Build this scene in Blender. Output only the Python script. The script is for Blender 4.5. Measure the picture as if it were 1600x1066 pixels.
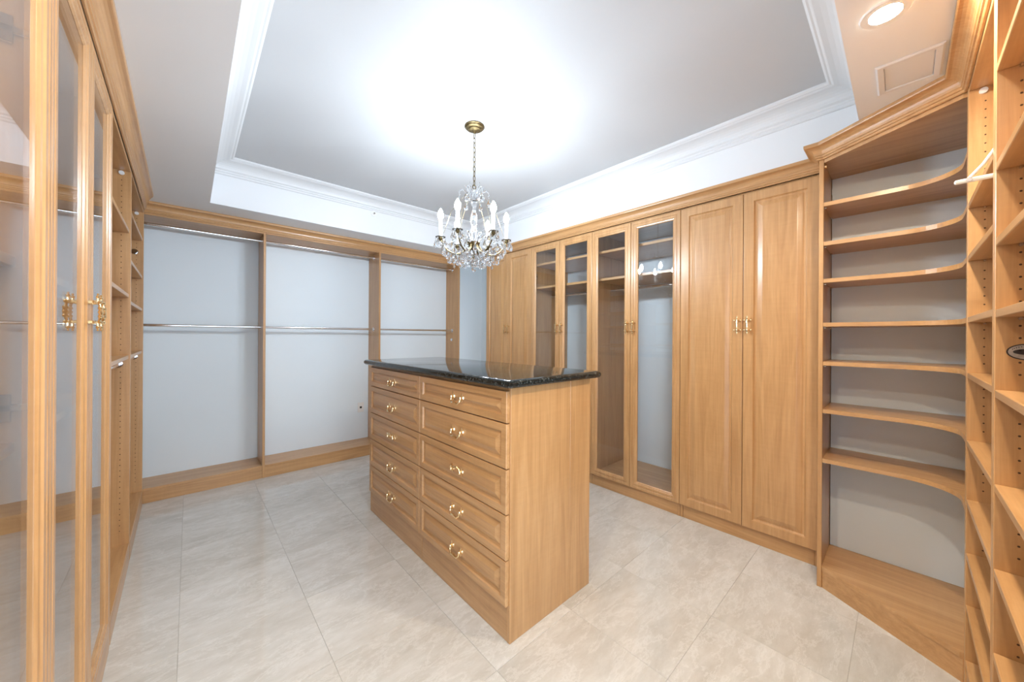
import bpy, bmesh, math, random
from mathutils import Vector, Matrix
random.seed(7)
PI = math.pi
for o in list(bpy.data.objects):
    bpy.data.objects.remove(o, do_unlink=True)
S = bpy.context.scene
COL = S.collection

# ------------------------------------------------------------------ camera
cam_d = bpy.data.cameras.new('camera')
cam_d.sensor_fit = 'HORIZONTAL'; cam_d.sensor_width = 36.0
cam_d.lens = 555.09 / 1600 * 36.0
cam_d.shift_y = -7.1 / 1600
cam_d.clip_start = 0.02
cam = bpy.data.objects.new('camera', cam_d); COL.objects.link(cam)
cam.matrix_world = (Matrix.Translation((0, 0, 1.35)) @ Matrix.Rotation(-0.7373, 4, 'Z')
                    @ Matrix.Rotation(PI/2, 4, 'X') @ Matrix.Rotation(0.0063, 4, 'Z'))
S.camera = cam

# ------------------------------------------------------------------ light and exposure
W = bpy.data.worlds.new('world_fill'); S.world = W; W.use_nodes = True
bg = W.node_tree.nodes['Background']
bg.inputs[0].default_value = (0.74, 0.92, 1.14, 1); bg.inputs[1].default_value = 3.4   # even fill light, let in by the two added wall openings
BULB = 500.0         # chandelier bulbs
DOWN = 1000.0          # recessed downlights
S.view_settings.view_transform = 'Standard'; S.view_settings.look = 'None'
S.view_settings.gamma = 1.0; S.view_settings.use_curve_mapping = False
S.view_settings.exposure = 0.30

# ------------------------------------------------------------------ mesh helpers
class MB:
    def __init__(s): s.v = []; s.f = []; s.sm = []
    def add(s, vs, fs, smooth=False):
        o = len(s.v); s.v += [tuple(p) for p in vs]
        for f in fs: s.f.append(tuple(i+o for i in f)); s.sm.append(smooth)
        return s
    def box(s, x0, x1, y0, y1, z0, z1, b=0.0015):
        b = min(b, abs(x1-x0)*.4, abs(y1-y0)*.4, abs(z1-z0)*.4)
        if b <= 0:
            vs = [(x, y, z) for x in (x0, x1) for y in (y0, y1) for z in (z0, z1)]
            return s.add(vs, [(0,1,3,2),(4,6,7,5),(0,4,5,1),(2,3,7,6),(0,2,6,4),(1,5,7,3)])
        X = (x0, x1); Y = (y0, y1); Z = (z0, z1); sg = (1, -1)
        vs = []; idx = {}
        for i in (0, 1):
            for j in (0, 1):
                for k in (0, 1):
                    x, y, z = X[i], Y[j], Z[k]
                    dx, dy, dz = sg[i]*b, sg[j]*b, sg[k]*b
                    for a, p in enumerate(((x, y+dy, z+dz), (x+dx, y, z+dz), (x+dx, y+dy, z))):
                        idx[i, j, k, a] = len(vs); vs.append(p)
        fs = []
        for q in (0, 1):
            fs.append(tuple(idx[q, j, k, 0] for j, k in ((0,0),(1,0),(1,1),(0,1))))
            fs.append(tuple(idx[i, q, k, 1] for i, k in ((0,0),(1,0),(1,1),(0,1))))
            fs.append(tuple(idx[i, j, q, 2] for i, j in ((0,0),(1,0),(1,1),(0,1))))
        for p in (0, 1):
            for q in (0, 1):
                fs.append((idx[p,q,0,0], idx[p,q,1,0], idx[p,q,1,1], idx[p,q,0,1]))
                fs.append((idx[p,0,q,0], idx[p,1,q,0], idx[p,1,q,2], idx[p,0,q,2]))
                fs.append((idx[0,p,q,1], idx[1,p,q,1], idx[1,p,q,2], idx[0,p,q,2]))
                for k in (0, 1): fs.append((idx[p,q,k,0], idx[p,q,k,1], idx[p,q,k,2]))
        return s.add(vs, fs)
    def loops(s, ls, caps=True, close=False, smooth=False):
        """bridge rings of equal length"""
        n = len(ls[0]); vs = [p for l in ls for p in l]; fs = []
        m = len(ls); R = m if close else m-1
        for i in range(R):
            a, b = i*n, ((i+1) % m)*n
            for j in range(n):
                fs.append((a+j, a+(j+1) % n, b+(j+1) % n, b+j))
        s.add(vs, fs, smooth)
        if caps and not close:
            s.add(ls[0], [tuple(range(n))]); s.add(ls[-1], [tuple(range(n))])
        return s
    def lathe(s, prof, c=(0, 0, 0), n=16, smooth=True, caps=True):
        """prof: list of (radius, z)"""
        ls = [[(c[0]+max(r, 1e-5)*math.cos(2*PI*i/n), c[1]+max(r, 1e-5)*math.sin(2*PI*i/n), c[2]+z) for i in range(n)] for r, z in prof]
        return s.loops(ls, caps=caps, smooth=smooth)
    def tube(s, pts, r, n=8, smooth=True, closed=False):
        pts = [Vector(p) for p in pts]; ls = []
        N = len(pts); rr = r if isinstance(r, (list, tuple)) else [r]*N
        up = None
        for i, p in enumerate(pts):
            if closed: t = pts[(i+1) % N]-pts[i-1]
            else: t = pts[min(i+1, N-1)]-pts[max(i-1, 0)]
            t.normalize()
            if up is None:
                up = Vector((0, 0, 1)) if abs(t.z) < .9 else Vector((1, 0, 0))
            a = up-t*up.dot(t); a.normalize(); up = a.copy(); b = t.cross(a)
            ls.append([tuple(p+(a*math.cos(2*PI*k/n)+b*math.sin(2*PI*k/n))*rr[i]) for k in range(n)])
        return s.loops(ls, caps=not closed, close=closed, smooth=smooth)
    def ball(s, c, r, n=10, m=6, sz=1.0):
        return s.lathe([(r*math.sin(PI*i/m), -r*sz*math.cos(PI*i/m)) for i in range(m+1)], c, n, True, False)
    def prism(s, poly, z0, z1):
        n = len(poly)
        vs = [(x, y, z0) for x, y in poly]+[(x, y, z1) for x, y in poly]
        fs = [tuple(range(n)), tuple(range(n, 2*n))]+[(i, (i+1) % n, n+(i+1) % n, n+i) for i in range(n)]
        return s.add(vs, fs)
    def sweep(s, path, prof, closed=False, caps=True):
        """prof (d, z): d is the offset to the right of the path direction, mitred"""
        P = [Vector((p[0], p[1])) for p in path]; N = len(P); ls = []
        for i in range(N):
            def nrm(a, b):
                d = (P[b]-P[a]).normalized(); return Vector((d.y, -d.x))
            if closed: n1, n2 = nrm(i-1, i), nrm(i, (i+1) % N)
            else:
                n1 = nrm(i-1, i) if i > 0 else nrm(i, i+1)
                n2 = nrm(i, i+1) if i < N-1 else n1
            m = (n1+n2); m = m/max(m.dot(n1), 1e-6) if m.length > 1e-6 else n1
            ls.append([(P[i].x+m.x*d, P[i].y+m.y*d, z) for d, z in prof])
        return s.loops(ls, caps=caps, close=closed)
    def mesh(s, name):
        me = bpy.data.meshes.new(name); me.from_pydata(s.v, [], s.f)
        bm = bmesh.new(); bm.from_mesh(me)
        bmesh.ops.remove_doubles(bm, verts=bm.verts, dist=1e-6) if len(bm.verts) < 4000 else None
        bmesh.ops.recalc_face_normals(bm, faces=bm.faces)
        bm.to_mesh(me); bm.free()
        if any(s.sm):
            if all(s.sm): me.polygons.foreach_set('use_smooth', [True]*len(me.polygons))
            else:
                me.polygons.foreach_set('use_smooth', [True]*len(me.polygons)); me.set_sharp_from_angle(angle=math.radians(32))
        return me

def obj(name, mb, mat, parent=None, off=(0, 0, 0), loc=None, rot=None, label=None):
    me = mb if isinstance(mb, bpy.types.Mesh) else None
    if me is None:
        if any(off): mb.v = [(x-off[0], y-off[1], z-off[2]) for x, y, z in mb.v]
        me = mb.mesh(name); me.materials.append(mat)
    o = bpy.data.objects.new(name, me); COL.objects.link(o)
    if parent is not None: o.parent = parent
    if loc is not None: o.location = loc
    if rot is not None: o.rotation_euler = rot
    if label: o['label'] = label
    return o
def tag(o, label, cat, group=None):
    o['label'] = label; o['category'] = cat
    if group: o['group'] = group
    return o
class Thing:
    """an Empty at the base of the thing; parts are given in world coordinates"""
    def __init__(s, name, label, cat, loc, group=None, rz=0.0, local=False):
        s.e = bpy.data.objects.new(name, None); COL.objects.link(s.e); s.e.empty_display_size = .05
        s.e.location = loc; s.e.rotation_euler = (0, 0, rz); tag(s.e, label, cat, group)
        s.off = (0, 0, 0) if local else tuple(loc)
    def part(s, name, mb, mat, parent=None, label=None):
        return obj(name, mb, mat, parent or s.e, s.off, label=label)
    def inst(s, name, me, loc, rot=None, parent=None, label=None):
        l = tuple(loc[i]-s.off[i] for i in range(3))
        return obj(name, me, None, parent or s.e, loc=l, rot=rot, label=label)
def struct(name, mb, mat, parent=None):
    o = obj(name, mb, mat, parent); o['kind'] = 'structure'; return o

# ------------------------------------------------------------------ materials
def newmat(name):
    m = bpy.data.materials.new(name); m.use_nodes = True
    nt = m.node_tree; b = nt.nodes['Principled BSDF']; return m, nt, b
def ramp(nt, fac, stops):
    r = nt.nodes.new('ShaderNodeValToRGB')
    while len(r.color_ramp.elements) < len(stops): r.color_ramp.elements.new(.5)
    for e, (p, c) in zip(r.color_ramp.elements, stops): e.position = p; e.color = (*c, 1)
    nt.links.new(fac, r.inputs[0]); return r
def coords(nt, scale, rand=True, kind='Object'):
    tc = nt.nodes.new('ShaderNodeTexCoord'); mp = nt.nodes.new('ShaderNodeMapping')
    mp.inputs['Scale'].default_value = scale
    src = tc.outputs[kind]
    if rand:
        oi = nt.nodes.new('ShaderNodeObjectInfo'); ad = nt.nodes.new('ShaderNodeVectorMath'); ad.operation = 'ADD'
        ml = nt.nodes.new('ShaderNodeVectorMath'); ml.operation = 'SCALE'; ml.inputs[3].default_value = 7.0
        cb = nt.nodes.new('ShaderNodeCombineXYZ')
        for i in range(3): nt.links.new(oi.outputs['Random'], cb.inputs[i])
        nt.links.new(cb.outputs[0], ml.inputs[0]); nt.links.new(src, ad.inputs[0]); nt.links.new(ml.outputs[0], ad.inputs[1])
        src = ad.outputs[0]
    nt.links.new(src, mp.inputs[0]); return mp.outputs[0]
def noise(nt, vec, scale, detail=4, rough=.55, dist=0.0):
    n = nt.nodes.new('ShaderNodeTexNoise'); n.inputs['Scale'].default_value = scale
    n.inputs['Detail'].default_value = detail; n.inputs['Roughness'].default_value = rough
    n.inputs['Distortion'].default_value = dist
    nt.links.new(vec, n.inputs['Vector']); return n.outputs['Fac']
def mixc(nt, fac, a, b, mode='MIX'):
    m = nt.nodes.new('ShaderNodeMix'); m.data_type = 'RGBA'; m.blend_type = mode
    if isinstance(fac, float): m.inputs[0].default_value = fac
    else: nt.links.new(fac, m.inputs[0])
    for s, v in ((6, a), (7, b)):
        if isinstance(v, tuple): m.inputs[s].default_value = (*v, 1)
        else: nt.links.new(v, m.inputs[s])
    return m.outputs[2]
def bump(nt, b, h, strength, dist=.001):
    n = nt.nodes.new('ShaderNodeBump'); n.inputs['Strength'].default_value = strength; n.inputs['Distance'].default_value = dist
    nt.links.new(h, n.inputs['Height']); nt.links.new(n.outputs[0], b.inputs['Normal'])

def wood(name, axis, c0, c1, c2, rough=.34):
    m, nt, b = newmat(name)
    sc = [11.0, 11.0, 11.0]; sc[axis] = 0.8
    v = coords(nt, sc)
    n1 = noise(nt, v, 1.6, 5, .6, 1.1)
    sc2 = [70.0, 70.0, 70.0]; sc2[axis] = 2.4
    v2 = coords(nt, sc2); n2 = noise(nt, v2, 1.5, 3, .6)
    sc3 = [3.0, 3.0, 3.0]; sc3[axis] = 24.0           # faint cross figure of maple
    v3 = coords(nt, sc3); n3 = noise(nt, v3, 2.2, 2, .5, .4)
    r = ramp(nt, n1, [(.28, c0), (.5, c1), (.74, c2)])
    k = mixc(nt, .16, r.outputs[0], ramp(nt, n2, [(.35, tuple(q*.62 for q in c0)), (.65, c2)]).outputs[0])
    k = mixc(nt, .06, k, ramp(nt, n3, [(.3, tuple(q*.7 for q in c0)), (.7, c2)]).outputs[0])
    nt.links.new(k, b.inputs['Base Color'])
    b.inputs['Roughness'].default_value = rough; b.inputs['Specular IOR Level'].default_value = .5
    b.inputs['Coat Weight'].default_value = .35; b.inputs['Coat Roughness'].default_value = .22
    bump(nt, b, n2, .06, .0006)
    return m
WC = ((.435, .222, .084), (.550, .300, .122), (.635, .368, .168))
WZ = wood('maple_vertical_grain', 2, *WC); WX = wood('maple_grain_x', 0, *WC); WY = wood('maple_grain_y', 1, *WC)

def plain(name, col, rough=.5, metal=0.0, spec=.5, var=0.0):
    m, nt, b = newmat(name)
    b.inputs['Base Color'].default_value = (*col, 1); b.inputs['Roughness'].default_value = rough
    b.inputs['Metallic'].default_value = metal; b.inputs['Specular IOR Level'].default_value = spec
    n = noise(nt, coords(nt, (1, 1, 1), False), 60.0, 3)
    if var:
        k = ramp(nt, n, [(.3, tuple(q*(1-var) for q in col)), (.7, tuple(min(1, q*(1+var)) for q in col))])
        nt.links.new(k.outputs[0], b.inputs['Base Color'])
    return m
def paint(name, col, rough=.55):
    m, nt, b = newmat(name)
    n = noise(nt, coords(nt, (1, 1, 1), False), 2.0, 3)
    k = ramp(nt, n, [(.3, tuple(q*.985 for q in col)), (.7, col)]); nt.links.new(k.outputs[0], b.inputs['Base Color'])
    b.inputs['Roughness'].default_value = rough; b.inputs['Specular IOR Level'].default_value = .35
    n2 = noise(nt, coords(nt, (1, 1, 1), False), 220.0, 2); bump(nt, b, n2, .05, .0004)
    return m
M_WALL = paint('wall_paint_pale_blue', (.79, .87, .92))
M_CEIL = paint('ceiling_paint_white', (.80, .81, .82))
M_CEIL_DIMMED = paint('ceiling_paint_dimmed', (.56, .565, .57))  # same white paint, darkened to offset the bright pool above the chandelier
M_TRIM = paint('moulding_paint_white', (.74, .745, .75), .4)
M_CHROME = plain('polished_chrome', (.78, .80, .82), .09, 1.0)
M_BRASS = plain('polished_gold_brass', (.98, .76, .44), .18, 1.0, var=.04)
M_ABRASS = plain('aged_brass', (.17, .125, .058), .42, 1.0, var=.5)
M_NICKEL = plain('nickel', (.62, .60, .57), .25, 1.0)
M_WHITE = plain('white_plastic', (.82, .82, .81), .35)
M_DARK = plain('dark_recess', (.03, .022, .015), .7)
M_HOLE = plain('drilled_hole', (.07, .03, .012), .8)
M_GROUT = plain('grout', (.46, .44, .40), .7)
M_CANDLE = plain('candle_sleeve', (.85, .84, .80), .4)
M_STK0 = plain('sticker_border', (.03, .022, .02), .4); M_STK1 = plain('sticker_silver', (.42, .38, .34), .35, .3, var=.2)

def m_marble():
    m, nt, b = newmat('cream_marble')
    v = coords(nt, (1.0, 1.0, 1.0))
    mp = nt.nodes.new('ShaderNodeMapping'); mp.inputs['Rotation'].default_value = (0, 0, .32); mp.inputs['Scale'].default_value = (1.0, 2.6, 1.0)
    nt.links.new(v, mp.inputs[0]); v = mp.outputs[0]
    n1 = noise(nt, v, 1.7, 9, .64, .35); n2 = noise(nt, v, 9.0, 8, .72, .25); n3 = noise(nt, v, 2.6, 10, .74, .35)
    a = ramp(nt, n1, [(.30, (.48, .455, .41)), (.50, (.605, .588, .55)), (.70, (.71, .70, .675))])
    k = mixc(nt, .38, a.outputs[0], ramp(nt, n2, [(.35, (.53, .50, .45)), (.68, (.735, .725, .70))]).outputs[0])
    vein = ramp(nt, n3, [(.475, (0, 0, 0)), (.50, (1, 1, 1)), (.525, (0, 0, 0))])
    ml = nt.nodes.new('ShaderNodeMath'); ml.operation = 'MULTIPLY'; ml.inputs[1].default_value = .42
    nt.links.new(vein.outputs[0], ml.inputs[0])
    k = mixc(nt, ml.outputs[0], k, (.79, .785, .765))
    oi = nt.nodes.new('ShaderNodeObjectInfo')
    tn = ramp(nt, oi.outputs['Random'], [(0, (.94, .93, .915)), (1, (1.0, 1.0, 1.0))])
    k = mixc(nt, 1.0, k, tn.outputs[0], 'MULTIPLY')
    nt.links.new(k, b.inputs['Base Color'])
    rr = ramp(nt, n2, [(.3, (.03,)*3), (.7, (.07,)*3)]); nt.links.new(rr.outputs[0], b.inputs['Roughness'])
    b.inputs['Specular IOR Level'].default_value = .5
    return m
M_MARBLE = m_marble()
def m_granite():
    m, nt, b = newmat('black_green_granite')
    v = coords(nt, (1, 1, 1), False)
    vo = nt.nodes.new('ShaderNodeTexVoronoi'); vo.inputs['Scale'].default_value = 190; nt.links.new(v, vo.inputs['Vector'])
    n = noise(nt, v, 85.0, 4, .75)
    k = ramp(nt, n, [(.42, (.006, .008, .008)), (.56, (.022, .027, .026)), (.64, (.11, .12, .11)), (.72, (.30, .31, .29))])
    k2 = mixc(nt, .25, k.outputs[0], ramp(nt, vo.outputs['Distance'], [(.1, (.05, .055, .05)), (.5, (.004, .006, .006))]).outputs[0])
    nt.links.new(k2, b.inputs['Base Color']); b.inputs['Roughness'].default_value = .07; b.inputs['Specular IOR Level'].default_value = .6
    return m
M_GRANITE = m_granite()
def m_pane():
    """clear sheet glass: transparent plus a Fresnel mirror on each face"""
    m, nt, b = newmat('clear_pane_glass'); nt.nodes.remove(b)
    out = nt.nodes['Material Output']
    lw = nt.nodes.new('ShaderNodeLayerWeight'); lw.inputs['Blend'].default_value = .5
    p = nt.nodes.new('ShaderNodeMath'); p.operation = 'POWER'; p.inputs[1].default_value = 5.0
    nt.links.new(lw.outputs['Facing'], p.inputs[0])
    q = nt.nodes.new('ShaderNodeMath'); q.operation = 'MULTIPLY_ADD'; q.inputs[1].default_value = .955; q.inputs[2].default_value = .045
    nt.links.new(p.outputs[0], q.inputs[0])
    t = nt.nodes.new('ShaderNodeBsdfTransparent'); t.inputs[0].default_value = (.955, .968, .972, 1)
    g = nt.nodes.new('ShaderNodeBsdfGlossy'); g.inputs['Roughness'].default_value = .0; g.inputs[0].default_value = (1, 1, 1, 1)
    mx = nt.nodes.new('ShaderNodeMixShader')
    nt.links.new(q.outputs[0], mx.inputs[0]); nt.links.new(t.outputs[0], mx.inputs[1]); nt.links.new(g.outputs[0], mx.inputs[2])
    nt.links.new(mx.outputs[0], out.inputs[0]); return m
M_PANE = m_pane()
def m_crystal():
    m, nt, b = newmat('cut_crystal')
    b.inputs['Base Color'].default_value = (.97, .985, 1, 1); b.inputs['Transmission Weight'].default_value = 1.0
    b.inputs['Roughness'].default_value = .02; b.inputs['IOR'].default_value = 1.52
    return m
M_CRYSTAL = m_crystal()
def emis(name, col, st):
    m, nt, b = newmat(name); b.inputs['Base Color'].default_value = (.9, .9, .9, 1)
    b.inputs['Emission Color'].default_value = (*col, 1); b.inputs['Emission Strength'].default_value = st; return m
M_BULB = emis('lit_candle_bulb', (.84, .96, 1.085), BULB)
M_LENS = emis('lit_downlight_lens', (1.0, .85, .63), DOWN)

# ------------------------------------------------------------------ dimensions
SOF, TOP, HP = 2.40, 2.76, 2.323
XW0, XW1, YW0, YW1 = -0.85, 3.33, -0.50, 4.37
TX0, TX1, TY0, TY1 = 0.117, 2.72, 0.148, 3.714
XR = 2.728            # face of the right-hand doors
YN = -0.165           # front of the near shelving
YB = 4.05             # front of the back closet

# ------------------------------------------------------------------ room shell
fl = struct('floor', MB().box(XW0-.1, XW1+.1, YW0-.6, YW1+.1, -.12, -.002, 0), M_GROUT)
TP = .4777
tile_me = MB().box(.0006, TP-.0006, .0006, TP-.0006, -.012, 0.0, .0007).mesh('tile'); tile_me.materials.append(M_MARBLE)
for i in range(-2, 6):
    for j in range(-3, 8):
        x, y = -.030+i*TP, .620+j*TP
        if x > 2.86: continue
        obj('tile', tile_me, None, fl, loc=(x, y, 0))
struct('wall_back', MB().box(XW0-.1, XW1+.1, YW1, YW1+.1, 0, TOP+.1, 0), M_WALL)
struct('wall_left', MB().box(XW0-.1, XW0, YW0, YW1, 0, TOP+.1, 0), M_WALL)
struct('wall_right', MB().box(XW1, XW1+.1, YW0, 3.58, 0, TOP+.1, 0).box(XW1, XW1+.1, 3.58, 3.84, 2.05, TOP+.1, 0).box(XW1, XW1+.1, 3.84, YW1, 0, TOP+.1, 0), M_WALL)   # unseen opening added at the far end to light the back wall
wf = MB().box(.96, XW1+.1, YW0-.1, YW0, 0, TOP+.1, 0).box(XW0-.1, .96, YW0-.1, YW0, 2.30, TOP+.1, 0)  # wide gap behind the camera, added so world light fills the room
struct('wall_front', wf, M_WALL)
struct('wall_corner', MB().box(2.85, XW1, YW0, .290, 0, SOF, 0), M_WALL)
ce = MB()
def rect(x0, x1, y0, y1, z): return [(x0, y0, z), (x1, y0, z), (x1, y1, z), (x0, y1, z)]
ce.loops([rect(XW0-.1, XW1+.1, YW0-.1, YW1+.1, SOF), rect(TX0, TX1, TY0, TY1, SOF), rect(TX0, TX1, TY0, TY1, TOP)], caps=False)
ce.add(rect(TX0, TX1, TY0, TY1, TOP), [(0, 1, 2, 3)])
ce.loops([rect(XW0-.1, XW1+.1, YW0-.1, YW1+.1, SOF), rect(XW0-.1, XW1+.1, YW0-.1, YW1+.1, TOP+.1)], caps=False)
ce.add(rect(XW0-.1, XW1+.1, YW0-.1, YW1+.1, TOP+.1), [(0, 1, 2, 3)])
co = struct('ceiling', ce, M_CEIL); co.data.materials.append(M_CEIL_DIMMED)
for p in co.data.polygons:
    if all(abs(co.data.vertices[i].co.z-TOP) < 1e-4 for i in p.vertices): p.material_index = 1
tp = [(0, 2.645), (.008, 2.645), (.012, 2.650), (.012, 2.662), (.018, 2.667), (.018, 2.677), (.028, 2.684)]
for k in range(0, 7):
    a = k/6*PI/2
    tp.append((.030+.082*(1-math.cos(a)), 2.686+.050*math.sin(a)))
tp += [(.116, 2.738), (.122, 2.742), (.130, 2.742), (.140, 2.750), (.140, TOP), (0, TOP)]
struct('trim_1', MB().sweep([(TX0, TY0), (TX0, TY1), (TX1, TY1), (TX1, TY0)], tp, closed=True), M_TRIM)

# ------------------------------------------------------------------ shared fittings
def cornice_profile(p=.056):
    z0 = 2.318
    pr = [(0, z0), (.006, z0), (.009, z0+.003), (.009, z0+.010), (.014, z0+.012), (.014, z0+.021), (.018, z0+.024)]
    for k in range(1, 7):
        a = k/6*PI/2
        pr.append((.018+(p-.022)*(1-math.cos(a)), z0+.024+.038*math.sin(a)))
    return pr+[(p-.001, z0+.064), (p, z0+.068), (p, SOF-.0005), (0, SOF-.0005)]
def pull_mesh():
    """vertical gilt pull: bow between two posts, bead finials and beaded cross bars; door face is x=0, outward -x"""
    m = MB()
    for sg in (-1, 1):
        z = .030*sg
        m.tube([(0, 0, z), (-.008, 0, z), (-.022, 0, z)], [.006, .004, .0045], 8)
        m.lathe([(.001, 0), (.0085, 0), (.008, .002), (.001, .003)], (0, 0, z), 8)
        for dy in (-.013, .013):
            m.tube([(-.014, 0, z), (-.014, dy, z)], .0028, 6); m.ball((-.014, dy*1.12, z), .0048, 8, 5)
        m.ball((-.024, 0, z), .0062, 8, 5)
        m.tube([(-.020, 0, z), (-.020, 0, z+.014*sg)], [.0045, .003], 6)
        m.ball((-.020, 0, z+.016*sg), .0052, 8, 5); m.ball((-.020, 0, z+.0235*sg), .0033, 8, 5)
    m.tube([(-.022, 0, -.030), (-.025, 0, -.015), (-.0265, 0, 0), (-.025, 0, .015), (-.022, 0, .030)], [.0032, .004, .0056, .004, .0032], 8)
    for zz in (-.012, 0, .012): m.ball((-.0255, 0, zz), .0066, 8, 5)
    m.v = [(x, y*1.3, z*1.08) for x, y, z in m.v]
    me = m.mesh('handle'); me.materials.append(M_BRASS); return me
PULL = pull_mesh()
def bail_mesh(up=False):
    """drawer bail pull: two posts and a swept bow; face x=0, outward -x, width along y"""
    m = MB(); s = 1 if up else -1
    for sg in (-1, 1):
        y = .036*sg
        m.tube([(0, y, 0), (-.006, y, 0), (-.016, y, 0)], [.0075, .0042, .0055], 8)
        m.ball((-.017, y, 0), .0065, 8, 5)
        m.tube([(-.006, y, .004), (-.007, y*1.03, .018)], [.0045, .0022], 6); m.tube([(-.006, y, -.004), (-.007, y*1.03, -.014)], [.0045, .0022], 6)
    pts = [(-.017, -.036, 0), (-.020, -.034, s*.012), (-.024, -.022, s*.019), (-.026, -.008, s*.016), (-.027, 0, s*.014), (-.026, .008, s*.016), (-.024, .022, s*.019), (-.020, .034, s*.012), (-.017, .036, 0)]
    m.tube(pts, [.003, .0034, .0036, .0042, .0048, .0042, .0036, .0034, .003], 8)
    m.v = [(x*1.1, y*1.12, z*1.45) for x, y, z in m.v]
    me = m.mesh('handle'); me.materials.append(M_BRASS); return me
BAIL, BAIL_UP = bail_mesh(), bail_mesh(True)

def panel_front(fn, u0, u1, v0, v1, th=.019, ins=.058, k=1.0):
    """slab with a routed groove and raised field; fn(u, v, w) -> point, w outward"""
    st = [(0, -th), (0, -.003), (.0012, -.0008), (.0035, 0), (ins, 0), (ins+.005*k, -.0080), (ins+.009*k, -.0105), (ins+.017*k, -.0105), (ins+.022*k, -.0080), (ins+.044*k, -.0012), (ins+.049*k, 0)]
    return MB().loops([[fn(u0+i, v0+i, w), fn(u1-i, v0+i, w), fn(u1-i, v1-i, w), fn(u0+i, v1-i, w)] and
                       [fn(u0+i, v0+i, w), fn(u1-i, v0+i, w), fn(u1-i, v1-i, w), fn(u0+i, v1-i, w)] for i, w in st])
def frame_front(fn, u0, u1, v0, v1, th=.020, wd=.060):
    st = [(0, -th), (0, -.003), (.0012, -.0008), (.0035, 0), (.020, 0), (.0225, -.0028), (.027, -.0028), (.0295, 0), (wd-.016, 0), (wd-.012, -.004), (wd-.005, -.0055), (wd, -.010), (wd, -th)]
    return MB().loops([[fn(u0+i, v0+i, w), fn(u1-i, v0+i, w), fn(u1-i, v1-i, w), fn(u0+i, v1-i, w)] for i, w in st], close=True)
def hinge(T, door, x, y, z, sx=1):
    m = MB().box(x, x+sx*.05, y-.004, y+.004, z-.008, z+.008, .002).box(x+sx*.03, x+sx*.046, y-.004, y+.003, z-.03, z+.03, .002)
    m.tube([(x+sx*.012, y-.007, z), (x+sx*.012, y+.006, z)], .006, 8)
    T.part('hinge', m, M_NICKEL, door)
def holes(T, pts, name='pin_holes', r=.0028, ax='y'):
    m = MB()
    for p in pts:
        q = [(r*math.cos(i*PI/3), r*math.sin(i*PI/3)) for i in range(6)]
        d = .0006*p[3]
        if ax == 'y': ring = [[(p[0]+a, p[1], p[2]+b) for a, b in q], [(p[0]+a*.9, p[1]+d, p[2]+b*.9) for a, b in q]]
        else: ring = [[(p[0], p[1]+a, p[2]+b) for a, b in q], [(p[0]+d, p[1]+a*.9, p[2]+b*.9) for a, b in q]]
        m.loops(ring, caps=False); m.add(ring[1], [tuple(range(6))])
    o = T.part(name, m, M_HOLE); o['kind'] = 'stuff'; return o

# ------------------------------------------------------------------ island
T = Thing('island_dresser', 'freestanding maple island with ten drawers in two columns under black granite', 'island', (1.333, 1.958, 0))
IX0, IX1, IY0, IY1, IZ = 1.043, 1.6265, 1.152, 2.764, 1.125
T.part('end_panel', MB().box(IX0, 1.4565, IY0, IY0+.019, 0, IZ), WZ)
T.part('end_panel', MB().box(1.4575, IX1, IY0, IY0+.019, 0, IZ), WZ)
T.part('end_panel', MB().box(IX0, IX1, IY1-.019, IY1, 0, IZ), WZ)
T.part('back_panel', MB().box(IX1-.019, IX1, IY0+.020, 1.957, 0, IZ), WZ)
T.part('back_panel', MB().box(IX1-.019, IX1, 1.959, IY1-.020, 0, IZ), WZ)
T.part('kick_board', MB().box(IX0+.001, IX0+.019, IY0+.020, 1.944, 0, .158), WY)
T.part('kick_board', MB().box(IX0+.001, IX0+.019, 1.946, IY1-.020, 0, .158), WY)
T.part('divider', MB().box(IX0+.002, IX1-.03, 1.936, 1.954, .16, IZ-.002), WZ)
T.part('top_rail', MB().box(IX0+.003, IX0+.05, IY0+.020, 1.935, 1.10, IZ-.001), WY)
T.part('top_rail', MB().box(IX0+.003, IX0+.05, 1.955, IY1-.020, 1.10, IZ-.001), WY)
ZR = [1.111, .967, .766, .566, .366, .163]
for ci, (y0, y1) in enumerate(((1.160, 1.944), (1.949, 2.738))):
    for r in range(5):
        f = lambda u, v, w: (IX0-.020-w*1.0+.0 if False else (IX0-.0195)-w, u, v)
        d = T.part('drawer', panel_front(f, y0, y1, ZR[r+1]+.0035, ZR[r]-.0015, .019, .033, .85), WY)
        T.part('drawer_box', MB().box(IX0+.002, IX1-.06, y0+.03, y1-.03, ZR[r+1]+.02, ZR[r]-.04, .001), WX, d)
        yc = (y0+y1)/2-.02
        T.inst('handle', BAIL_UP if r == 2 else BAIL, (IX0-.0195, yc, (ZR[r]+ZR[r+1])/2-.002), None, d, 'gilt bail pull')
# granite slab with a bullnose edge
m = MB(); R = .019; zc = IZ+.001+R; cs = (.998, 1.672, 1.112, 2.80)
ls = [rect(cs[0]+.03, cs[1]-.03, cs[2]+.03, cs[3]-.03, zc-R)]
for k in range(0, 9):
    a = -PI/2+k/8*PI; i = R*(1-math.cos(a))
    ls.append(rect(cs[0]+i, cs[1]-i, cs[2]+i, cs[3]-i, zc+R*math.sin(a)))
m.loops(ls); m.sm = [True]*len(m.sm)
ct = obj('countertop', m, M_GRANITE, None, (1.333, 1.958, IZ), loc=(1.333, 1.958, IZ))
ct.data.polygons.foreach_set('use_smooth', [True]*len(ct.data.polygons)); ct.data.set_sharp_from_angle(angle=math.radians(35))
tag(ct, 'polished black-green speckled granite slab with bullnose edge on the drawer island', 'countertop')

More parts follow.
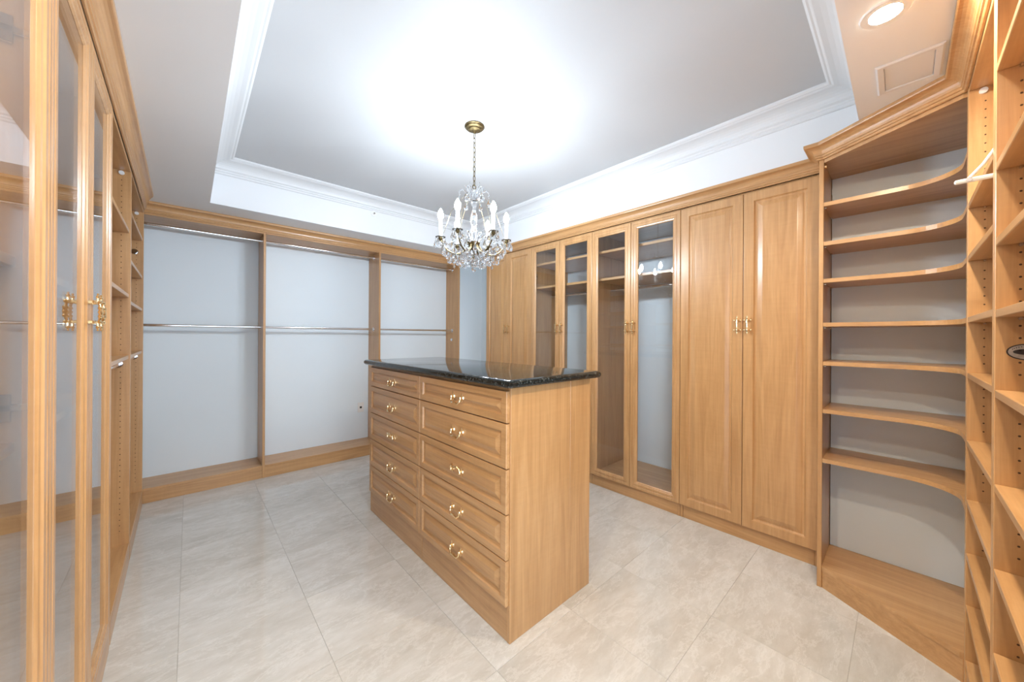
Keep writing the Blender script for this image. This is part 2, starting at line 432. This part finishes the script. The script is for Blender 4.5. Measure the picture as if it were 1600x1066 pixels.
# ------------------------------------------------------------------ right-hand wardrobes
def fR(u, v, w): return (XR-w, u, v)
def wardrobe(y0, ym, y1, glazed, label, drop=0.0):
    T = Thing('wardrobe', label, 'wardrobe', ((XR+XW1)/2, (y0+y1)/2, 0), 'wardrobes along the right wall')
    xf = XR+.0215; xb = XW1-.004
    T.part('side_panel', MB().box(xf, xb, y0+.001, y0+.019, 0, HP), WZ)
    T.part('side_panel', MB().box(xf, xb, y1-.019, y1-.001, 0, HP), WZ)
    T.part('top_panel', MB().box(xf, xb, y0+.020, y1-.020, HP-.020, HP), WY)
    T.part('bottom_panel', MB().box(xf, xb, y0+.020, y1-.020, .097, .117), WY)
    T.part('kick_board', MB().box(xf+.003, xf+.021, y0+.020, y1-.020, 0, .096), WY)
    if glazed:
        T.part('shelf', MB().box(xf+.03, xb, y0+.020, y1-.020, 2.110, 2.132), WY)
        T.part('shelf', MB().box(xf+.03, xb, y0+.020, y1-.020, 1.862, 1.884), WY)
        rd = T.part('hanging_rod', MB().tube([(3.03, y0+.020, 1.80), (3.03, y1-.020, 1.80)], .0125, 12), M_CHROME)
    for a, b, sgn in ((y0, ym, 1), (ym, y1, -1)):
        u0, u1 = a+.0015, b-.0015
        if glazed:
            d = T.part('door', frame_front(fR, u0, u1, .100, 2.307), WZ)
            T.part('glass_pane', MB().box(XR+.011, XR+.015, u0+.056, u1-.056, .156, 2.251, 0), M_PANE, d, 'clear glass pane')
            for z in (.35, 2.0): hinge(T, d, XR+.021, (y0+.0235) if sgn == 1 else (y1-.0235), z)
        else:
            d = T.part('door', panel_front(fR, u0, u1, .100, 2.307), WZ)
        yh = (b-.029) if sgn == 1 else (a+.029)
        T.inst('handle', PULL, (XR, yh, 1.436), None, d, 'gilt beaded door pull')
    return T
wardrobe(2.701, 3.092, 3.483, False, 'solid panelled double wardrobe at the far end, beside the bare back wall')
wardrobe(1.921, 2.307, 2.701, True, 'glass-door wardrobe nearer the back wall, between a solid and a glass-door wardrobe')
wardrobe(1.127, 1.534, 1.921, True, 'glass-door wardrobe whose pane mirrors the chandelier, next to the near solid doors')
wardrobe(.328, .719, 1.127, False, 'solid panelled double wardrobe next to the angled corner shelves')
c = obj('cornice', MB().sweep([(XW1-.01, 3.485), (XR, 3.485), (XR, .316)], cornice_profile(.056)), WY)
tag(c, 'maple cornice moulding along the top of the right-hand wardrobes', 'moulding', 'wood cornices')

# ------------------------------------------------------------------ back hanging closet
T = Thing('hanging_closet', 'open three-bay maple hanging closet with chrome double rods along the back wall', 'closet', (.93, 4.21, 0))
yb = YW1-.002
PX = [(-.846, -.827), (.513, .533), (1.611, 1.631), (2.697, 2.716)]
for i, (a, b) in enumerate(PX):
    T.part('partition_panel', MB().box(a, b, YB, yb, 0, HP), WZ)
BAYS = [(PX[i][1]+.0005, PX[i+1][0]-.0005) for i in range(3)]
def rod_x(T, x0, x1, y, z):
    r = T.part('hanging_rod', MB().tube([(x0+.001, y, z), (x1-.001, y, z)], .0125, 14), M_CHROME)
    for x, s in ((x0, 1), (x1, -1)):
        mm = MB(); mm.tube([(x+s*.0005, y, z), (x+s*.004, y, z)], .022, 14); mm.tube([(x+s*.004, y, z), (x+s*.014, y, z)], .0165, 14)
        T.part('rod_flange', mm, M_CHROME, r)
for (a, b) in BAYS:
    T.part('bottom_panel', MB().box(a, b, YB+.002, yb, .098, .118), WX)
    T.part('plinth_board', MB().box(a, b, YB+.0035, YB+.021, 0, .097), WX)
    T.part('top_panel', MB().box(a, b, YB+.002, yb, HP-.020, HP-.001), WX)
    rod_x(T, a, b, 4.20, 2.262); rod_x(T, a, b, 4.20, 1.425)
for x, z in ((1.633, 1.71), (2.694, 1.30)):
    mm = MB(); s = 1 if x < 2 else -1; mm.tube([(x, 4.2, z), (x+s*.006, 4.2, z)], .02, 12); mm.tube([(x+s*.006, 4.2, z), (x+s*.016, 4.2, z)], .015, 12)
    T.part('rod_socket', mm, M_CHROME)
c = obj('cornice', MB().sweep([(-.846, YB), (2.7165, YB), (2.7165, YW1-.002)], cornice_profile(.062)), WX)
tag(c, 'maple cornice moulding over the three-bay hanging closet on the back wall', 'moulding', 'wood cornices')

# ------------------------------------------------------------------ left run (its own slightly turned frame)
LL, LR = (-.2190, 0, 0), .0115
LD = -.60     # depth towards the wall (local x)
def LT(name, label, cat, y, group=None):
    e = Matrix.Rotation(LR, 3, 'Z') @ Vector((-.3, y, 0))
    t = Thing(name, label, cat, (LL[0]+e.x, e.y, 0), group, LR, local=True); t.off = (-.3, y, 0); return t
def fL(u, v, w): return (w, u, v)
def glass_cabinet(y0, ym, y1, label, shelves):
    T = LT('glass_cabinet', label, 'cabinet', (y0+y1)/2, 'glass-door cabinets on the left')
    xf = -.0215
    T.part('side_panel', MB().box(LD, xf, y0+.001, y0+.019, 0, HP), WZ)
    T.part('side_panel', MB().box(LD, xf, y1-.019, y1-.001, 0, HP), WZ)
    T.part('top_panel', MB().box(LD, xf, y0+.020, y1-.020, HP-.02, HP), WY)
    T.part('bottom_panel', MB().box(LD, xf, y0+.020, y1-.020, .097, .117), WY)
    T.part('kick_board', MB().box(-.020, -.002, y0+.001, y1-.001, 0, .094), WY)
    for z in shelves: T.part('shelf', MB().box(LD, -.045, y0+.020, y1-.020, z-.022, z), WY)
    for a, b, sgn in ((y0, ym, 1), (ym, y1, -1)):
        u0, u1 = a+.0015, b-.0015
        d = T.part('door', frame_front(fL, u0, u1, .100, 2.312, .020, .064), WZ)
        T.part('glass_pane', MB().box(-.015, -.011, u0+.060, u1-.060, .160, 2.252, 0), M_PANE, d, 'clear glass pane')
        for z in (.35, 1.19, 2.0): hinge(T, d, -.021, (y0+.0235) if sgn == 1 else (y1-.0235), z, -1)
        yh = (b-.032) if sgn == 1 else (a+.032)
        h = T.inst('handle', PULL, (0, yh, 1.42), (0, 0, PI), d, 'gilt beaded door pull')
    return T
glass_cabinet(.180, .745, 1.310, 'glass-door cabinet at the left edge, nearest the viewer', (1.515, 1.115))
glass_cabinet(1.310, 1.785, 2.262, 'glass-door cabinet with paired gilt pulls, beside the open shelf towers on the left', (1.515, 1.115))
def shelf_tower(y0, y1, zs, label, rods):
    T = LT('shelf_tower', label, 'shelves', (y0+y1)/2, 'open shelf towers on the left')
    xf = -.004
    T.part('side_panel', MB().box(LD, xf, y0+.001, y0+.019, 0, HP), WZ)
    T.part('side_panel', MB().box(LD, xf, y1-.019, y1-.001, 0, HP), WZ)
    T.part('top_panel', MB().box(LD, xf, y0+.020, y1-.020, HP-.02, HP), WY)
    T.part('bottom_panel', MB().box(LD, xf, y0+.020, y1-.020, .097, .117), WY)
    T.part('kick_board', MB().box(-.021, -.003, y0+.020, y1-.020, 0, .096), WY)
    for z in zs: T.part('shelf', MB().box(LD, -.010, y0+.020, y1-.020, z-.021, z), WY)
    for z, full in rods:
        r = None
        if full: r = T.part('hanging_rod', MB().tube([(-.052, y0+.020, z), (-.052, y1-.021, z)], .0125, 12), M_CHROME)
        for yy, s in ((y1-.0195, -1),):
            mm = MB(); mm.tube([(-.052, yy, z), (-.052, yy+s*.005, z)], .021, 12); mm.tube([(-.052, yy+s*.005, z), (-.052, yy+s*.016, z)], .0165, 12)
            T.part('rod_socket', mm, M_CHROME, r)
    pts = [(xh, y1-.0195, .20+i*.032, -1) for xh in (-.042,) for i in range(65) if all(abs(.20+i*.032-z+.01) > .02 for z in zs)]
    holes(T, pts)
    T.part('cam_cap', MB().tube([(-.042, y1-.0192, HP-.034), (-.042, y1-.027, HP-.034)], .012, 12), M_WHITE)
    return T
shelf_tower(2.285, 3.085, (1.965, 1.585, 1.225), 'open maple shelf tower on the left, right after the glass doors', ((1.175, True),))
shelf_tower(3.086, 4.030, (2.100, 1.805, 1.552, 1.222), 'open maple shelf tower on the left, in the far corner against the hanging closet', ((1.175, True), (1.99, False)))
T = LT('filler_strip', 'narrow maple filler between the glass doors and open towers', 'panel', 2.2735)
T.part('face_board', MB().box(-.030, -.0035, 2.2635, 2.2835, 0, HP), WZ); T.part('kick_piece', MB().box(-.0485, -.031, 2.2635, 2.2835, 0, .096), WY)
m = MB().sweep([(0, .16), (0, 3.985)], cornice_profile(.058))
# coped far end: the tip stops short of the closet cornice
m.v = [(x, (y-(x/.058)*.20 if y > 2 else y), z) for x, y, z in m.v]
c = obj('cornice', m, WY, loc=LL, rot=(0, 0, LR)); tag(c, 'maple cornice moulding over the glass cabinets on the left', 'moulding', 'wood cornices')

# ------------------------------------------------------------------ angled corner shelves
T = Thing('corner_shelf_unit', 'angled maple corner unit with seven curved-front shelves', 'shelves', (2.60, .02, 0))
CX, CY = 2.540, .2925
T.part('side_panel', MB().box(CX, 2.848, CY, .3118, 0, HP), WZ)
T.part('side_panel', MB().box(2.236, 2.255, YW0+.004, YN, 0, HP), WZ)
pent = [(CX+.001, CY-.0005), (2.848, CY-.0005), (2.848, YW0+.004), (2.2555, YW0+.004), (2.2555, YN+.010)]
T.part('bottom_panel', MB().prism(pent, .095, .117), WY)
T.part('top_panel', MB().prism(pent, HP-.022, HP-.001), WY)
dv = Vector((2.2555-CX, YN+.010-CY)).normalized(); nv = Vector((-dv.y, dv.x))
if nv.x < 0: nv = -nv
a = Vector((CX+.002, CY-.001)); b = Vector((2.2505, YN+.0005))
sl = (b.x-a.x)/(b.y-a.y)
def on_y(d, y): return (a.x+nv.x*d+(y-(a.y+nv.y*d))*sl, y)
def on_x(d, x): return (x, a.y+nv.y*d+(x-(a.x+nv.x*d))/sl)
T.part('plinth_board', MB().prism([on_y(.003, CY-.0004), on_x(.003, 2.2556), on_x(.022, 2.2556), on_y(.022, CY-.0004)], 0, .0945), WY)
R = .17
arc = [(CX-R+R*math.cos(t), YN+R-R*math.sin(t)) for t in [k/14*PI/2 for k in range(15)]]
lsh = [(CX+.001, CY-.0006), (2.847, CY-.0006), (2.847, YW0+.005), (2.2556, YW0+.005), (2.2556, YN)]+[(x+.001, y) for x, y in arc][::-1]
for z in (2.086, 1.873, 1.672, 1.435, 1.225, .967, .699):
    s = T.part('shelf', MB().prism(lsh, z-.021, z), WY)
    mm = MB()
    for xx in (CX+.022, 2.80): mm.tube([(xx, CY-.0005, z-.026), (xx, CY-.010, z-.026)], .004, 8)
    T.part('shelf_pin', mm, M_NICKEL, s)
T.part('cam_cap', MB().tube([(CX+.03, CY-.001, HP-.034), (CX+.03, CY-.009, HP-.034)], .012, 12), M_BRASS)
c = obj('cornice', MB().sweep([(XR+.03, .3135), (CX-.0005, .3135), (CX-.0005, CY), (2.2445, YN), (.975, YN)], cornice_profile(.058)), WY)
tag(c, 'maple cornice moulding wrapping the angled corner shelves and near shelf columns', 'moulding', 'wood cornices')

# ------------------------------------------------------------------ near shelf columns on the right
def column(x0, x1, zs, label):
    T = Thing('shelf_column', label, 'shelves', ((x0+x1)/2, -.33, 0), 'shelf columns at the right edge')
    yb = YW0+.004
    T.part('side_panel', MB().box(x0, x0+.019, yb, YN, 0, HP), WZ)
    T.part('side_panel', MB().box(x1-.019, x1, yb, YN, 0, HP), WZ)
    T.part('top_panel', MB().box(x0+.0195, x1-.0195, yb, YN-.001, HP-.020, HP-.001), WX)
    T.part('kick_board', MB().box(x0+.0195, x1-.0195, YN-.021, YN-.003, 0, zs[-1]-.022), WX)
    for z in zs:
        s = T.part('shelf', MB().box(x0+.0195, x1-.0195, yb, YN-.001, z-.021, z), WX)
        T.part('shelf_pin', MB().tube([(x1-.0192, YN-.040, z-.0255), (x1-.029, YN-.040, z-.0255)], .004, 8), M_NICKEL, s)
    holes(T, [(x1-.0195, YN-.040, .17+i*.032, -1) for i in range(67) if all(abs(.17+i*.032-z+.01) > .022 for z in zs)], ax='x')
    T.part('cam_cap', MB().tube([(x1-.0192, YN-.035, HP-.034), (x1-.027, YN-.035, HP-.034)], .011, 12), M_WHITE)
    return T
column(1.6235, 2.235, (1.873, 1.672, 1.435, 1.222, .962, .735, .530, .330, .117), 'maple shelf column beside the angled corner unit')
column(.985, 1.6225, (2.090, 1.825, 1.622, 1.430, 1.215, .962, .735, .510, .310, .117), 'maple shelf column cut off by the right edge of the picture')
# maker's sticker on the inner face of the nearest panel (flat print)
T = Thing('oval_sticker', 'oval dark-and-silver sticker inside the shelf column at the right edge', 'sticker', (1.6030, -.215, 1.312))
def oval(ry, rz, x, t): 
    return MB().loops([[(x-t*k, -.2165+ry*math.cos(i*PI/16), 1.318+rz*math.sin(i*PI/16)) for i in range(32)] for k in (0, 1)])
T.part('border', oval(.0330, .0215, 1.6034, .0002), M_STK0); T.part('field', oval(.0300, .0188, 1.6031, .0003), M_STK1)
T.part('emblem', oval(.0225, .0075, 1.6027, .0003), M_STK0)
mm = MB()
for i in range(13):
    a = PI*(.16+.68*i/12); y, z = -.2165-.0262*math.cos(a), 1.318+.0140*math.sin(a)
    mm.box(1.6024, 1.6028, y-.0007, y+.0007, z-.0013, z+.0013, 0)
T.part('lettering', mm, M_STK0)
# valet hook
T = Thing('valet_hook', 'small white folding valet hook sticking out of the upper shelf column', 'hook', (1.655, -.165, 1.80))
T.part('arm', MB().box(1.6465, 1.6565, -.30, -.098, 1.800, 1.812, .003), M_WHITE)
T.part('brace', MB().tube([(1.653, -.125, 1.812), (1.654, -.150, 1.845), (1.650, -.172, 1.885)], .004, 8), M_WHITE)
T.part('pivot', MB().tube([(1.6435, -.125, 1.807), (1.6600, -.125, 1.807)], .006, 10), M_NICKEL)

# ------------------------------------------------------------------ chandelier
AX, AY = 1.412, 1.942
T = Thing('chandelier', 'six-candle crystal chandelier with brass canopy hanging over the island', 'chandelier', (AX, AY, TOP))
def C(x=0, y=0, z=0): return (AX+x, AY+y, z)
def LA(pr, mat, name, parent=None, n=20, c=None):
    return T.part(name, MB().lathe(pr, c or C(), n), mat, parent)
LA([(.001, TOP-.0005), (.066, TOP-.0005), (.068, TOP-.006), (.062, TOP-.010), (.058, TOP-.016), (.045, TOP-.020), (.040, TOP-.027), (.018, TOP-.033), (.008, TOP-.046), (.001, TOP-.048)], M_ABRASS, 'canopy')
z = TOP-.052
for i in range(11):
    m = MB(); pts = []
    for k in range(14):
        a = 2*PI*k/14; u, w = .0075*math.cos(a), .019*math.sin(a)
        pts.append(C(u, 0, z-.012+w) if i % 2 else C(0, u, z-.012+w))
    m.tube(pts, .0026, 6, closed=True); T.part('chain_link', m, M_ABRASS); z -= .0318
ztop = z+.004      # about 2.36
m = MB(); m.tube([C(.014*math.cos(2*PI*k/16), 0, 2.352+.014*math.sin(2*PI*k/16)) for k in range(16)], .003, 6, closed=True)
T.part('top_ring', m, M_ABRASS)
st = LA([(.001, 2.338), (.009, 2.338), (.012, 2.325), (.007, 2.315), (.010, 2.300), (.006, 2.292), (.006, 2.262), (.018, 2.256), (.022, 2.240), (.014, 2.215), (.012, 2.195), (.021, 2.165), (.026, 2.140), (.020, 2.110), (.013, 2.090), (.019, 2.060), (.021, 2.035), (.014, 2.005), (.010, 1.985), (.001, 1.984)], M_CRYSTAL, 'stem', n=16)
LA([(.006, 2.262), (.040, 2.268), (.060, 2.280), (.066, 2.290), (.063, 2.291), (.052, 2.284), (.030, 2.276), (.006, 2.272)], M_CRYSTAL, 'top_dish')
LA([(.001, 1.924), (.010, 1.925), (.026, 1.938), (.036, 1.955), (.040, 1.974), (.043, 1.980), (.034, 1.983), (.010, 1.984), (.001, 1.984)], M_ABRASS, 'hub')
LA([(.001, 1.868), (.006, 1.872), (.009, 1.880), (.005, 1.890), (.008, 1.900), (.005, 1.912), (.007, 1.926), (.001, 1.927)], M_ABRASS, 'finial')
def drop_mesh(L, Wd, n=8):
    m = MB()
    m.lathe([(.0004, 0), (.0030, -.004), (.0042, -.007), (.0030, -.010), (.0004, -.012)], (0, 0, 0), 6, False, False)
    m.lathe([(.0004, -.012), (Wd*.30, -.012-L*.22), (Wd*.78, -.012-L*.52), (Wd, -.012-L*.74), (Wd*.72, -.012-L*.92), (.0004, -.012-L)], (0, 0, 0), n, False, False)
    me = m.mesh('crystal_drop'); me.materials.append(M_CRYSTAL); return me
DROP, DROPL, DROPS = drop_mesh(.044, .0125), drop_mesh(.060, .0155), drop_mesh(.030, .0095)
def octa():
    m = MB(); m.lathe([(.0004, .010), (.0075, .004), (.0075, -.004), (.0004, -.010)], (0, 0, 0), 8, False, False)
    me = m.mesh('crystal_bead'); me.materials.append(M_CRYSTAL); return me
BEAD = octa()
view = math.atan2(AY, AX)      # direction from viewer to chandelier
cupz = 1.998
for k in range(6):
    th = view+PI+math.radians(30+60*k+3)
    ux, uy = math.cos(th), math.sin(th)
    def P(r, z): return (AX+ux*r, AY+uy*r, z)
    arm = T.part('arm', MB().tube([P(.030, 1.965), P(.050, 1.930), P(.085, 1.902), (P(.130, 1.898)), P(.172, 1.918), P(.203, 1.952), P(.218, 1.988)], [.0055, .006, .006, .0055, .005, .0045, .004], 8), M_ABRASS)
    T.part('crystal_scroll', MB().tube([P(.034, 1.985), P(.052, 2.010), P(.066, 2.030), P(.078, 2.030), P(.082, 2.012), P(.074, 2.000)], [.004, .005, .006, .006, .005, .003], 8), M_CRYSTAL)
    T.part('crystal_scroll', MB().tube([P(.030, 2.285), P(.055, 2.315), P(.080, 2.330), P(.098, 2.318), P(.100, 2.300), P(.092, 2.292)], [.003, .004, .005, .005, .004, .002], 8), M_CRYSTAL)
    T.part('crystal_scroll', MB().tube([P(.024, 2.295), P(.040, 2.330), P(.058, 2.352), P(.066, 2.364)], [.003, .0045, .004, .001], 8), M_CRYSTAL)
    T.part('drip_pan', MB().lathe([(.004, cupz-.004), (.026, cupz), (.034, cupz+.008), (.032, cupz+.009), (.022, cupz+.004), (.004, cupz+.002)], P(.220, 0), 16), M_CRYSTAL)
    T.part('candle_cup', MB().lathe([(.001, cupz-.018), (.007, cupz-.018), (.013, cupz-.006), (.017, cupz+.012), (.014, cupz+.014), (.001, cupz+.014)], P(.220, 0), 12), M_ABRASS)
    cd = T.part('candle', MB().lathe([(.001, cupz+.012), (.0115, cupz+.012), (.0115, cupz+.118), (.009, cupz+.122), (.001, cupz+.122)], P(.220, 0), 14), M_CANDLE)
    T.part('bulb', MB().lathe([(.007, cupz+.120), (.010, cupz+.126), (.0170, cupz+.138), (.0190, cupz+.152), (.0160, cupz+.170), (.008, cupz+.186), (.0015, cupz+.196), (.0003, cupz+.198)], P(.220, 0), 14), M_BULB, cd, 'lit flame-shaped bulb')
    for j in range(6):
        a = 2*PI*j/6+th; q = P(.220, 0)
        T.inst('crystal_drop', DROP if j % 2 else DROPL, (q[0]+.031*math.cos(a), q[1]+.031*math.sin(a), cupz+.004), (0, 0, a))
    for r_, z_, me in ((.075, 1.900, DROP), (.105, 1.892, DROPL), (.135, 1.892, DROP), (.160, 1.902, DROPL), (.190, 1.930, DROP)):
        T.inst('crystal_drop', me, P(r_, z_), (0, 0, th))
    q = P(.100, 2.293); T.inst('crystal_drop', DROPL, q, (0, 0, th))
    t2 = th+PI/6; vx, vy = math.cos(t2), math.sin(t2)
    def Q(r, z): return (AX+vx*r, AY+vy*r, z)
    for r_, z_, me in ((.045, 1.925, DROPS), (.075, 1.88, DROP), (.155, 1.955, DROPL), (.150, 1.86, DROPS)):
        T.inst('crystal_drop', me, Q(r_, z_), (0, 0, t2))
    for da in (-.24, .24):
        for r_, z_, me in ((.205, 1.965, DROPL), (.180, 1.925, DROP), (.120, 1.915, DROPL), (.095, 1.872, DROPS)):
            T.inst('crystal_drop', me, (AX+r_*math.cos(th+da), AY+r_*math.sin(th+da), z_), (0, 0, th+da))
    # bead swags between the arms
    for s in range(1, 6):
        f_ = s/6; a0 = th+f_*PI/3; rr = .205-.022*math.sin(PI*f_)
        T.inst('crystal_bead', BEAD, (AX+rr*math.cos(a0), AY+rr*math.sin(a0), 1.990-.055*math.sin(PI*f_)), (0, 0, a0))
    T.part('brass_wire', MB().tube([P(.066, 2.29), P(.150, 2.18), P(.200, 2.03)], .0008, 4), M_ABRASS)
T.part('crystal_ball', MB().lathe([(.0005, .024), (.012, .020), (.020, .011), (.024, 0), (.020, -.011), (.012, -.020), (.0005, -.024)], C(0, 0, 1.842), 12, False, False), M_CRYSTAL)
T.part('crystal_ball', MB().lathe([(.0005, .016), (.010, .010), (.015, 0), (.010, -.010), (.0005, -.016)], C(0, 0, 1.795), 10, False, False), M_CRYSTAL)

# ------------------------------------------------------------------ ceiling and wall fittings
def downlight(x, y, label):
    T = Thing('downlight', label, 'downlight', (x, y, SOF), 'recessed downlights in the soffit')
    T.part('trim_ring', MB().loops([[(x+r*math.cos(2*PI*i/28), y+r*math.sin(2*PI*i/28), z) for i in range(28)] for r, z in ((.041, SOF-.001), (.039, SOF-.006), (.058, SOF-.005), (.062, SOF-.0005))], close=True), M_WHITE)
    T.part('lens', MB().lathe([(.001, SOF-.0012), (.038, SOF-.0012), (.038, SOF-.0035), (.001, SOF-.0045)], (x, y, 0), 24), M_LENS, label='glowing lens')
downlight(1.652, .043, 'lit round recessed downlight in the soffit above the near shelf columns')
downlight(.60, .02, 'added unseen recessed downlight in the near soffit, for extra brightness')  # out-of-view lamp added to brighten the room
downlight(-.01, .58, 'added unseen recessed downlight in the soffit beside the left glass cabinets, for fill')  # unseen lamp added to lift the drawer fronts and left side
T = Thing('ceiling_vent', 'white square air grille in the soffit beside the corner cornice', 'vent', (2.08, -.01, SOF))
T.part('frame', MB().loops([rect(x0, x1, y0, y1, z) for x0, x1, y0, y1, z in ((1.962, 2.192, -.098, .078, SOF-.0005), (1.962, 2.192, -.098, .078, SOF-.004), (1.968, 2.186, -.092, .072, SOF-.008), (1.984, 2.170, -.076, .056, SOF-.007), (1.986, 2.168, -.074, .054, SOF-.0005))], close=True), M_TRIM)
T.part('panel', MB().box(1.987, 2.167, -.073, .053, SOF-.0045, SOF-.001, .0005), M_TRIM)
T = Thing('wall_outlet', 'white wall outlet plate low on the back wall behind the middle rod bay', 'outlet', (1.524, YW1, .49))
T.part('plate', MB().box(1.488, 1.560, YW1-.006, YW1-.0005, .432, .548, .002), M_WHITE)
T.part('socket', MB().box(1.512, 1.536, YW1-.0075, YW1-.0055, .478, .502, .001), M_DARK)
T = Thing('sprinkler_head', 'tiny white sprinkler head on the recessed ceiling edge over the back closet', 'sprinkler', (1.416, TY1, 2.62))
mm = MB(); ring = lambda r, y: [(1.416+r*math.cos(i*PI/8), y, 2.62+r*math.sin(i*PI/8)) for i in range(16)]
mm.loops([ring(.030, TY1-.0005), ring(.029, TY1-.004), ring(.014, TY1-.007), ring(.012, TY1-.010)]); T.part('cover_plate', mm, M_WHITE)
mm = MB().loops([ring(.009, TY1-.010), ring(.008, TY1-.026), ring(.003, TY1-.030)]); T.part('nozzle', mm, M_NICKEL)
